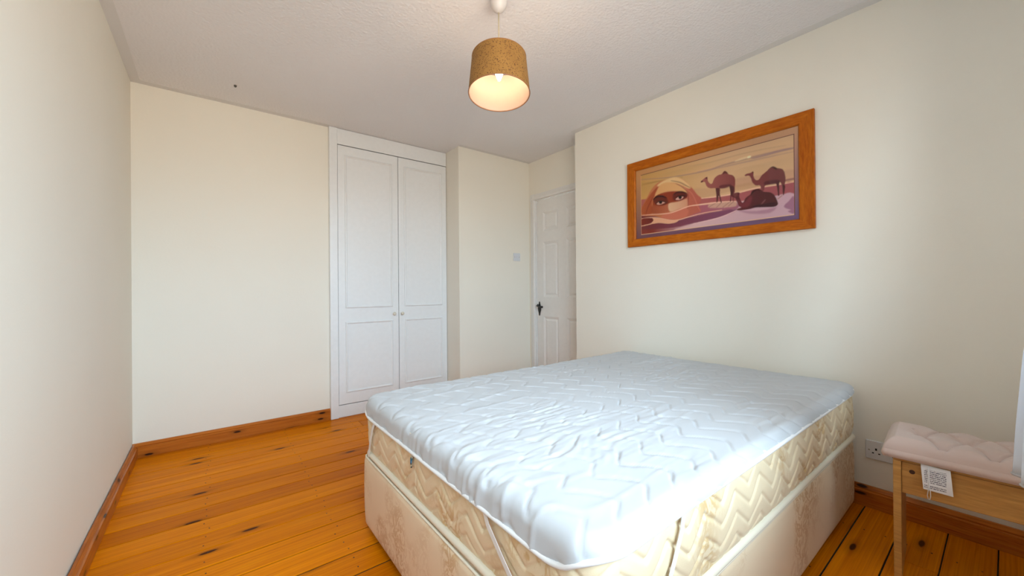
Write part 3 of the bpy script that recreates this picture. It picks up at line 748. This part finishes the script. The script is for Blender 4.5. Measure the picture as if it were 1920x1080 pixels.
def paint_art(nu, nv, u0, u1, v0, v1):
    # flat printed artwork, evaluated on a grid of print dots
    U, V = np.meshgrid(np.linspace(u0, u1, nu), np.linspace(v0, v1, nv), indexing='ij')
    asp = 0.938/0.429
    def L(c): return np.array(lin(c))
    def mixc(a, b, t): return L(a)[None, None]*(1-t[..., None]) + L(b)[None, None]*t[..., None]
    # sky
    im = mixc((196, 150, 82), (206, 168, 128), np.clip(U*1.5, 0, 1))
    im = im*(0.93+0.12*np.clip(1-V, 0, 1))[..., None]
    im = im*(1+0.05*vnoise(U*3+V*2, V*24, 5))[..., None]
    low = np.clip((0.16+0.05*np.sin(U*5)-V)/0.05, 0, 1)[..., None]
    im = im*(1-low)+mixc((128, 44, 34), (206, 166, 170), np.clip((U-0.1)*2.2, 0, 1))*low
    def spl(p, n=6, closed=True):
        m = len(p); o = []
        for i in range(m if closed else m-1):
            if closed: a, b, c, d = p[i-1], p[i], p[(i+1) % m], p[(i+2) % m]
            else: a, b, c, d = p[max(i-1, 0)], p[i], p[i+1], p[min(i+2, m-1)]
            for k in range(n):
                t = k/n
                o.append(tuple(0.5*(2*b[e]+(c[e]-a[e])*t*1.0+(2*a[e]-5*b[e]+4*c[e]-d[e])*t*t+(3*b[e]-a[e]-3*c[e]+d[e])*t**3) for e in (0, 1)))
        if not closed: o.append(p[-1])
        return o
    def blur(a, n):
        for _ in range(n):
            a = np.pad(a, 1, mode='edge')
            a = (a[:-2]+2*a[1:-1]+a[2:])/4
            a = (a[:, :-2]+2*a[:, 1:-1]+a[:, 2:])/4
        return a
    for l in ART:
        if l[0] == 'p':
            _, pts, c1, c2, bl, al = l
            pp = np.array(spl(pts, 3))
            msk = np.zeros(U.shape, bool)
            x0, y0 = pp[:, 0], pp[:, 1]; x1, y1 = np.roll(x0, -1), np.roll(y0, -1)
            for a, b, c, d in zip(x0, y0, x1, y1):
                if b == d: continue
                cr = ((b > V) != (d > V)) & (U < (c-a)*(V-b)/(d-b)+a)
                msk ^= cr
            mk = blur(msk.astype(float), bl)*al
            t = np.clip((U-pp[:, 0].min())/(np.ptp(pp[:, 0])+1e-6), 0, 1)
            im = im*(1-mk[..., None]) + mixc(c1, c2, t)*mk[..., None]
        else:
            _, pts, wd, c1, bl, al = l
            pp = np.array(spl(pts, 8, False)) if len(pts) > 2 else np.array(pts)
            D = np.full(U.shape, 9.0)
            n = len(pp)
            for i in range(n-1):
                a = pp[i]*(asp, 1); b = pp[i+1]*(asp, 1); ab = b-a
                q = np.clip(((U*asp-a[0])*ab[0]+(V-a[1])*ab[1])/(ab@ab+1e-9), 0, 1)
                tp = 1.0 if n < 3 else (0.45+0.55*math.sin(PI*(i+0.5)/(n-1)))
                D = np.minimum(D, np.hypot(U*asp-a[0]-q*ab[0], V-a[1]-q*ab[1])/tp)
            mk = blur(np.clip((wd*0.5-D)/0.004+0.5, 0, 1), bl)*al
            im = im*(1-mk[..., None]) + L(c1)[None, None]*mk[..., None]
    # printed border: graded mount with a fine pale keyline
    out = (U < 0) | (U > 1) | (V < 0) | (V > 1)
    t = np.clip(V*0.9+0.1-U*0.1, 0, 1)
    bc = mixc((104, 62, 80), (192, 138, 86), t)
    tu = np.clip(U, 0, 1)[..., None]
    bc = bc*(1-tu)+mixc((112, 84, 120), (188, 142, 106), t)*tu
    im = np.where(out[..., None], bc, im)
    kw = 0.007
    edge = out & (U > -kw/asp*1.3) & (U < 1+kw/asp*1.3) & (V > -kw*1.3) & (V < 1+kw*1.3)
    im = np.where((edge & ((V < 0.0) | (U < 0)))[..., None], L((226, 176, 136))[None, None], im)
    im = np.where((edge & ((V > 1.0) | (U > 1)))[..., None], L((116, 72, 58))[None, None], im)
    return np.concatenate([np.clip(im*1.4, 0, 1), np.ones(U.shape+(1,))], axis=-1)

# print plane: image area y 1.645..0.707, z 1.448..1.877 inside the frame opening
nu, nv = 500, 246
u0, u1 = (1.645-(PYL-FW+0.004))/0.938, (1.645-(PYR+FW-0.004))/0.938
v0, v1 = (PZ0+FW*0.82-0.004-1.448)/0.429, (PZ1-FW*0.94+0.004-1.448)/0.429
cols = paint_art(nu, nv, u0, u1, v0, v1)
UU, VV = np.meshgrid(np.linspace(u0, u1, nu), np.linspace(v0, v1, nv), indexing='ij')
Pp = np.stack([np.full(UU.shape, -0.010), 1.645-UU*0.938-cy, VV*0.429+1.448-PZ0], axis=-1)
grid_mesh('print', Pp, PRINT, pic, col=cols)['label'] = 'printed desert scene with three camels and a veiled face'
MB().box(-0.009, -0.002, -hw+FW*0.6, hw-FW*0.6, FW*0.5, hz-FW*0.5).build('backing_board', m_plain('backing_board', (0.20,0.12,0.06), 0.8), pic)
MB().box(-0.0135, -0.0120, -hw+FW-0.003, hw-FW+0.003, FW*0.82-0.003, hz-FW*0.94+0.003).build('glass_pane', GLASS, pic)

# ================================================================== BED
def rr_loop(x0, x1, y0, y1, r, step):
    # rounded rectangle, counter-clockwise from the near corner; returns points, normals, arc length
    pts = []; nor = []
    corners = [((x1-r, y0+r), -PI/2), ((x1-r, y1-r), 0), ((x0+r, y1-r), PI/2), ((x0+r, y0+r), PI)]
    starts = [((x0+r, y0), (x1-r, y0), (0, -1)), ((x1, y0+r), (x1, y1-r), (1, 0)), ((x1-r, y1), (x0+r, y1), (0, 1)), ((x0, y1-r), (x0, y0+r), (-1, 0))]
    for (a, b, n), ((cx, cy_), a0) in zip(starts, corners):
        ln = math.hypot(b[0]-a[0], b[1]-a[1]); m = max(1, int(ln/step))
        for i in range(m):
            t = i/m; pts.append((a[0]+(b[0]-a[0])*t, a[1]+(b[1]-a[1])*t)); nor.append(n)
        m = max(3, int(r*PI/2/step))
        for i in range(m):
            an = a0 + PI/2*i/m
            pts.append((cx+r*math.cos(an), cy_+r*math.sin(an))); nor.append((math.cos(an), math.sin(an)))
    P = np.array(pts); N = np.array(nor)
    d = np.hypot(*(np.roll(P, -1, 0)-P).T); s = np.concatenate([[0], np.cumsum(d)[:-1]])
    return P, N, s

BX0, BX1, BY0, BY1 = 0.545, 2.440, 0.462, 1.762
# --- divan base
dv = thing('divan_base', 'cream damask divan bed base on the floor under the mattress', 'bed base', (0, 0, 0))
P, N, s = rr_loop(0.528, 2.436, 0.456, 1.770, 0.035, 0.02)
zl = np.array([0.030, 0.034, 0.045, 0.08, 0.14, 0.20, 0.26, 0.305, 0.322, 0.328, 0.328])
off = np.array([-0.012, -0.003, 0.0, 0.002, 0.003, 0.003, 0.002, 0.0, -0.004, -0.012, -0.10])
G = np.zeros((len(P), len(zl), 3))
G[:, :, 0] = P[:, 0][:, None] + N[:, 0][:, None]*off; G[:, :, 1] = P[:, 1][:, None] + N[:, 1][:, None]*off; G[:, :, 2] = zl[None]
wob = 0.0025*vnoise(s[:, None]*5+0*zl, zl[None]*9+0*s[:, None], 8)
G[:, 1:9, 0] += (N[:, 0][:, None]*wob)[:, 1:9]; G[:, 1:9, 1] += (N[:, 1][:, None]*wob)[:, 1:9]
grid_mesh('fabric_border', G, DAMB, dv, wrap_u=True)
MB().box(0.55, 2.41, 0.48, 1.745, 0.032, 0.326).build('base_core', m_plain('base_board', (0.45,0.38,0.28), 0.8), dv)
for (a, b) in ((0.62, 0.55), (0.62, 1.68), (2.34, 0.55), (2.34, 1.68), (1.48, 0.55), (1.48, 1.68)):
    MB().lathe([(0.0001, 0.001), (0.022, 0.001), (0.026, 0.010), (0.026, 0.034)], 16, a, b).build('glide_foot', BLACKM, dv, smooth=True, angle=0.7)
Pb, Nb, sb_ = rr_loop(0.533, 2.431, 0.461, 1.765, 0.035, 0.03)
MB().tube([(p[0], p[1], 0.326) for p in Pb], 0.0045, 8, closed=True).build('piping', PIPE, dv, smooth=True)

# --- mattress
mt = thing('mattress', 'cream damask mattress with chevron quilted sides on the divan base', 'mattress', (0, 0, 0))
P, N, s = rr_loop(BX0, BX1, BY0, BY1, 0.062, 0.0045)
nz = 58
zz = np.linspace(0.350, 0.560, nz)
SS, ZZ = np.meshgrid(s, zz, indexing='ij')
per = 0.166
tri = np.abs(((SS/per) % 1.0)-0.5)*2            # 0..1..0
ph = (ZZ - 0.062*tri - 0.004*vnoise(SS*7, ZZ*9, 3))/0.056
cre = np.abs(ph-np.round(ph))*0.056              # metres to the nearest stitched crease
brk = 0.55+0.45*np.clip(vnoise(SS*9, ZZ*22, 12)*2+0.4, 0, 1)
lay = (zz-0.350)/0.21
bulge = 0.012*np.sin(PI*np.clip(lay, 0, 1))**0.6
dep = bulge[None] - 0.0075*np.exp(-(cre/0.0055)**2)*brk + 0.0018*vnoise(SS*18, ZZ*18, 21) + 0.003*vnoise(SS*3.2, ZZ*4, 22)
edge = np.clip(np.minimum(lay, 1-lay)*9, 0, 1)[None]
dep = dep*edge + (1-edge)*(bulge[None]*0.5)
# the vertical border seam on the foot side (y about 1.21) 
seam_i = np.argmin(np.abs(P[:, 1]-1.213) + 5*(N[:, 0] > -0.9))
dep -= (0.004*np.exp(-((s-s[seam_i])/0.003)**2))[:, None]
G = np.zeros((len(P), nz, 3))
G[:, :, 0] = P[:, 0][:, None]+N[:, 0][:, None]*dep; G[:, :, 1] = P[:, 1][:, None]+N[:, 1][:, None]*dep; G[:, :, 2] = ZZ
grid_mesh('quilted_border', G, DAM, mt, wrap_u=True)
# top panel: domed sheet
ctr = np.array([(BX0+BX1)/2, (BY0+BY1)/2])
lv = np.linspace(1, 0, 24)
G = np.zeros((len(P), 24, 3))
for k, q in enumerate(lv):
    G[:, k, 0] = ctr[0]+(P[:, 0]-ctr[0])*q; G[:, k, 1] = ctr[1]+(P[:, 1]-ctr[1])*q
    G[:, k, 2] = 0.560+0.012*(1-q**10)
grid_mesh('top_panel', G[::4], DAM, mt, wrap_u=True)
G2 = G[::8].copy(); G2[:, :, 2] = 0.348
grid_mesh('bottom_panel', G2, DAM, mt, wrap_u=True)
Pt, Nt, st = rr_loop(BX0-0.004, BX1+0.004, BY0-0.004, BY1+0.004, 0.062, 0.015)
sag = 0.004*np.sin(st*2.1)+0.003*np.sin(st*5.3+1)
MB().tube([(p[0]-n[0]*0.001, p[1]-n[1]*0.001, 0.346+g*0.5) for p, n, g in zip(Pt, Nt, sag)], 0.0115, 10, closed=True).build('piping', PIPE, mt, smooth=True)
MB().tube([(p[0], p[1], 0.561) for p in Pt], 0.007, 8, closed=True).build('piping', PIPE, mt, smooth=True)
lb = MB()
for i in range(9):
    z = 0.456+0.062*i/8
    wd_ = 0.004+0.018*(i/8)**0.7
    x = BX0-0.0135-0.003*math.sin(i*0.6)-0.002
    lb.v += [(x, 1.244, z), (x-0.003, 1.244-wd_, z+0.003*(i/8)), (x+0.001, 1.244-wd_, z+0.003*(i/8)), (x+0.004, 1.244, z)]
for i in range(8):
    for k in range(4): lb.f.append((i*4+k, i*4+(k+1) % 4, i*4+4+(k+1) % 4, i*4+4+k))
lb.f += [(3, 2, 1, 0), (32, 33, 34, 35)]
lb.build('fabric_label', LABEL, mt)['label'] = 'small teal and blue woven label in the border seam'

# --- mattress protector
pr = thing('mattress_protector', 'white quilted mattress protector with elastic corner straps on the mattress', 'mattress protector', (0, 0, 0))
RE, ZT = 0.036, 0.5865
ix0, ix1, iy0, iy1, rc = BX0-0.012+RE, BX1+0.004-RE, BY0-0.012+RE, BY1+0.012-RE, 0.036
A = RE*PI/2
O, No, so_ = rr_loop(ix0-A-0.038, ix1+A+0.0, iy0-A+0.006, iy1+A+0.01, 0.150, 0.0068)
nl = 118
q = 1-(np.linspace(0, 1, nl))**1.15
q = np.concatenate([q[:-1], [0.0]])
cx_, cy2 = (ix0+ix1)/2, (iy0+iy1)/2
U = cx_+(O[:, 0][:, None]-cx_)*q[None]; V = cy2+(O[:, 1][:, None]-cy2)*q[None]
def fold(U, V, h):
    hx, hy = (ix1-ix0)/2-rc, (iy1-iy0)/2-rc
    px, py = U-cx_, V-cy2
    qx, qy = np.abs(px)-hx, np.abs(py)-hy
    mx, my = np.maximum(qx, 0), np.maximum(qy, 0)
    ln = np.hypot(mx, my)
    d = ln + np.minimum(np.maximum(qx, qy), 0) - rc
    inx = np.where(ln > 1e-9, mx/np.maximum(ln, 1e-9), (qx > qy))*np.sign(px)
    iny = np.where(ln > 1e-9, my/np.maximum(ln, 1e-9), (qx <= qy))*np.sign(py)
    dd = np.maximum(d, 0)
    th = np.minimum(dd/RE, PI/2); ex = np.maximum(dd-A, 0)
    ho = RE*np.sin(th)+ex*0.10
    zo = ZT-RE*(1-np.cos(th))-ex
    X = U-inx*dd+inx*ho; Y = V-iny*dd+iny*ho
    X = X+inx*np.sin(th)*h; Y = Y+iny*np.sin(th)*h; Z = zo+np.cos(th)*h
    return X, Y, Z, d
# stitched wave lines run across the bed, 0.107 m apart; wave length 0.157 m
wave = 0.030*np.sin(2*PI*(V-0.668)/0.157)+0.006*np.sin(4*PI*(V-0.668)/0.157+0.6)
ph = (U-0.672-wave)/0.107
ds = np.abs(ph-np.round(ph))*0.107
puff = 0.0052*np.clip(ds/0.014, 0, 1)**0.55
# gathered ripples run along the bed, strongest next to the stitching
mod = np.clip(0.5+0.9*vnoise(U*3.1, V*3.7, 31), 0.1, 1.4)
rip = 0.0030*vnoise(U*9+3*vnoise(U*3, V*3, 6), V*58+4*vnoise(U*4, V*4, 7), 33)*mod + 0.0016*vnoise(U*16, V*95, 35)*mod
rip *= 0.45+0.75*np.exp(-ds/0.03)
creases = 0.0045*(1-np.abs(vnoise(U*2.1+0.4*V, V*11-0.7*U, 41)))**6*np.clip(vnoise(U*2.2, V*2.9, 44)*2, 0, 1)
big = 0.004*vnoise(U*2.4, V*2.4, 51)
X, Y, Z, d = fold(U, V, puff+rip+creases+big)
G = np.stack([X, Y, Z], axis=-1)
grid_mesh('quilted_pad', G, PROT, pr, wrap_u=True)
eU, eV = O[:, 0], O[:, 1]
hh_ = (puff+rip+creases+big)[:, 0]*0+0.003+0.003*vnoise(so_*4, so_*0+0.5, 61)
X, Y, Z, d = fold(eU, eV, hh_)
MB().tube([(a, b, c) for a, b, c in zip(X[::2], Y[::2], Z[::2])], 0.0065, 8, closed=True).build('binding', PROTB, pr, smooth=True)
XS = BX0-0.018; YS = BY0-0.018
def strap(pts, nrm): MB().ribbon(pts, nrm, 0.015, 0.0016).build('elastic_strap', ELAST, pr)['label'] = 'white elastic corner strap'
strap([(XS+0.006, 1.606, 0.525), (XS-0.001, 1.628, 0.48), (XS-0.001, 1.658, 0.42), (XS+0.003, 1.686, 0.365), (XS+0.003, 1.697, 0.343)], (-1, 0, 0))
strap([(XS+0.006, 0.818, 0.53), (XS-0.001, 0.780, 0.485), (XS-0.002, 0.725, 0.44), (XS, 0.668, 0.39), (XS+0.002, 0.620, 0.345)], (-1, 0, 0))
strap([(0.836, YS+0.006, 0.565), (0.812, YS-0.001, 0.525), (0.780, YS-0.002, 0.475), (0.744, YS-0.001, 0.415), (0.705, YS+0.002, 0.348)], (0, -1, 0))

# ================================================================== STOOL
st_ = thing('stool', 'birch wood stool with a blush buttoned seat against the wall', 'stool', (1.948, 0.262, 0), math.radians(4.0))
SD, SL = 0.255, 0.535
MB().box(0, SD, -0.021, 0, 0, 0.428).build('end_panel', STOOLW, st_, bevel=0.002)
MB().box(0, SD, -SL, -SL+0.021, 0, 0.428).build('end_panel', STOOLW, st_, bevel=0.002)
MB().box(0.012, 0.030, -SL+0.0215, -0.0215, 0.312, 0.424).build('front_rail', STOOLW, st_, bevel=0.002)
MB().box(SD-0.030, SD-0.012, -SL+0.0215, -0.0215, 0.312, 0.424).build('back_rail', STOOLW, st_, bevel=0.002)
MB().box(0.0, SD, -SL, 0, 0.4285, 0.438).build('seat_board', STOOLW, st_, bevel=0.002)
MB().lathe([(0.0001, 0.0112), (0.0075, 0.0112), (0.0075, 0.0125)], 16, -0.048, 0.394, 'x').build('knot_hole', m_plain('knot_dark', (0.05, 0.018, 0.008), 0.6), st_)
# buttoned pad
cw, cl, ct = SD+0.022, SL+0.036, 0.052
na, nb = 190, 100
a_, b_ = np.meshgrid(np.linspace(0, 1, na), np.linspace(0, 1, nb), indexing='ij')
Lx, Ly = b_*cw, a_*cl
tf = []
for r, (bx, o0) in enumerate(((0.035, 0.146), (0.138, 0.092), (0.243, 0.146))):
    for k in range(-1, 6):
        y = o0+0.112*k
        if 0.075 < y < cl-0.06: tf.append((bx, y))
h = np.full(a_.shape, 0.021)
for (bx, y) in tf:
    rr = np.hypot(Lx-bx, Ly-y)
    h -= 0.019*np.exp(-(rr/0.013)**2)+0.013*np.exp(-(rr/0.034)**2)
for i, p in enumerate(tf):                       # diagonal pleats between buttons
    for q2 in tf[i+1:]:
        if 0.09 < math.hypot(p[0]-q2[0], p[1]-q2[1]) < 0.135 and abs(p[0]-q2[0]) > 0.05:
            ax_, ay = q2[0]-p[0], q2[1]-p[1]; l2 = ax_*ax_+ay*ay
            t = np.clip(((Lx-p[0])*ax_+(Ly-p[1])*ay)/l2, 0, 1)
            curve = 0.012*np.sin(PI*t)
            D = np.abs(((Lx-p[0])*ay-(Ly-p[1])*ax_)/math.sqrt(l2)+curve*np.sign(ay))
            inside = np.hypot(Lx-p[0]-t*ax_, Ly-p[1]-t*ay) < 0.05
            h -= 0.0105*np.exp(-(D/0.0045)**2)*inside*np.sin(PI*np.clip(t, 0.02, 0.98))**0.3
ed = np.minimum(np.minimum(Lx, cw-Lx), np.minimum(Ly, cl-Ly))
rd = 0.020
tt = np.clip(ed/rd, 0, 1); roundd = np.sqrt(np.clip(1-(1-tt)**2, 0, 1))
h = h*np.clip(ed/0.03, 0, 1)
ZP = 0.438+ct-0.012+0.012*roundd-(1-roundd)*0.012+h
TX = Lx-0.012; TY = 0.024-Ly
G = np.stack([TX, TY, ZP], axis=-1)
pad = grid_mesh('seat_pad', G, PINK, st_)
pad['label'] = 'blush buttoned seat pad'
# side of the pad
loop = [(i, 0) for i in range(na)]+[(na-1, j) for j in range(1, nb)]+[(i, nb-1) for i in range(na-2, -1, -1)]+[(0, j) for j in range(nb-2, 0, -1)]
E = np.array([G[i, j] for (i, j) in loop])
ctrE = np.array([cw/2-0.012, 0.024-cl/2])
SG = np.zeros((len(E), 8, 3))
for k in range(8):
    t = k/7
    o_ = 0.006*math.sin(PI*t)
    dirv = E[:, :2]-ctrE; nx = np.where(np.abs(dirv[:, 0])/cw > np.abs(dirv[:, 1])/cl, np.sign(dirv[:, 0]), 0); ny = np.where(nx == 0, np.sign(dirv[:, 1]), 0)
    SG[:, k, 0] = E[:, 0]+nx*o_; SG[:, k, 1] = E[:, 1]+ny*o_; SG[:, k, 2] = E[:, 2]+(0.4385-E[:, 2])*t
grid_mesh('pad_side', SG, PINK, st_, wrap_u=True)
for (bx, y) in tf:
    z = float(np.interp(y, Ly[:, 0], ZP[:, int(round(bx/cw*(nb-1)))]))
    MB().lathe([(0.0001, z+0.005), (0.004, z+0.0045), (0.006, z+0.002), (0.006, z-0.004)], 12, bx-0.012, 0.024-y).build('button', PINK, st_, smooth=True)
ctg = MB()
for i in range(7):
    t = i/6
    for sgn in (1, -1):
        for th_ in (0, 0.0007): ctg.v.append((-0.004-0.006*math.sin(t*2.2)-th_, sgn*0.0345-0.006*t, -0.083*t-(0.002 if sgn < 0 else 0)))
for i in range(6):
    b = i*4
    ctg.f += [(b, b+2, b+6, b+4), (b+1, b+5, b+7, b+3), (b, b+4, b+5, b+1), (b+2, b+3, b+7, b+6)]
ctg.f += [(0, 1, 3, 2), (24, 26, 27, 25)]
ct_o = ctg.build('care_tag', CARE, st_); ct_o.location = (-0.001, -0.104, 0.436)
ct_o['label'] = 'white printed care tag hanging from the seat pad'
lp_ = MB().tube([(-0.012, -0.088, 0.43), (-0.013, -0.088, 0.36), (-0.012, -0.085, 0.335), (-0.012, -0.087, 0.322), (-0.012, -0.091, 0.322), (-0.013, -0.093, 0.335), (-0.014, -0.0915, 0.36)], 0.0011, 6)
lp_.build('hanging_loop', PLAST, st_, smooth=True)

# ================================================================== CURTAIN
cu = thing('curtain', 'white cloth curtain hanging beside the window at the right edge', 'curtain', (0, 0, 0))
nx_, nz_ = 120, 60
xs = np.linspace(1.38, 1.66, nx_); zs_ = np.linspace(2.238, 0.600, nz_)
XX, ZZ2 = np.meshgrid(xs, zs_, indexing='ij')
crest = np.interp(ZZ2, [0.60, 0.72, 0.90, 1.3, 2.2], [-0.002, -0.008, -0.020, -0.09, -0.33])
wv = (1-np.cos(2*PI*(XX-1.52)/0.075))*0.5
fall = np.abs(XX-1.52)*0.10*np.interp(ZZ2, [0.6, 1.2], [1.0, 0.3])
YY = crest-0.045*wv-fall*1.6
G = np.stack([XX, YY, ZZ2], axis=-1)
cp = grid_mesh('curtain_cloth', G, CURT, cu)
sm = cp.modifiers.new('thickness', 'SOLIDIFY'); sm.thickness = 0.003; sm.offset = -1
hm = MB().tube([(x, y, 0.604) for x, y in zip(xs[::2], YY[::2, -1])], 0.003, 6); hm.build('hem', CURT, cu, smooth=True)
po = thing('curtain_pole', 'slim white curtain pole above the window behind the viewer', 'curtain pole', (0, 0, 0))
MB().tube([(-0.36, -0.375, 2.255), (1.95, -0.375, 2.255)], 0.013, 14).build('pole', GLOSSW, po, smooth=True)
for x in (-0.34, 1.88): MB().box(x-0.01, x+0.01, YF, -0.375, 2.236, 2.252).build('bracket', GLOSSW, po, bevel=0.002)
for x in (-0.372, 1.962): MB().lathe([(0.0001, x-0.022), (0.016, x-0.014), (0.022, x), (0.016, x+0.014), (0.0001, x+0.022)], 16, -0.375, 2.255, 'x').build('finial', GLOSSW, po, smooth=True)
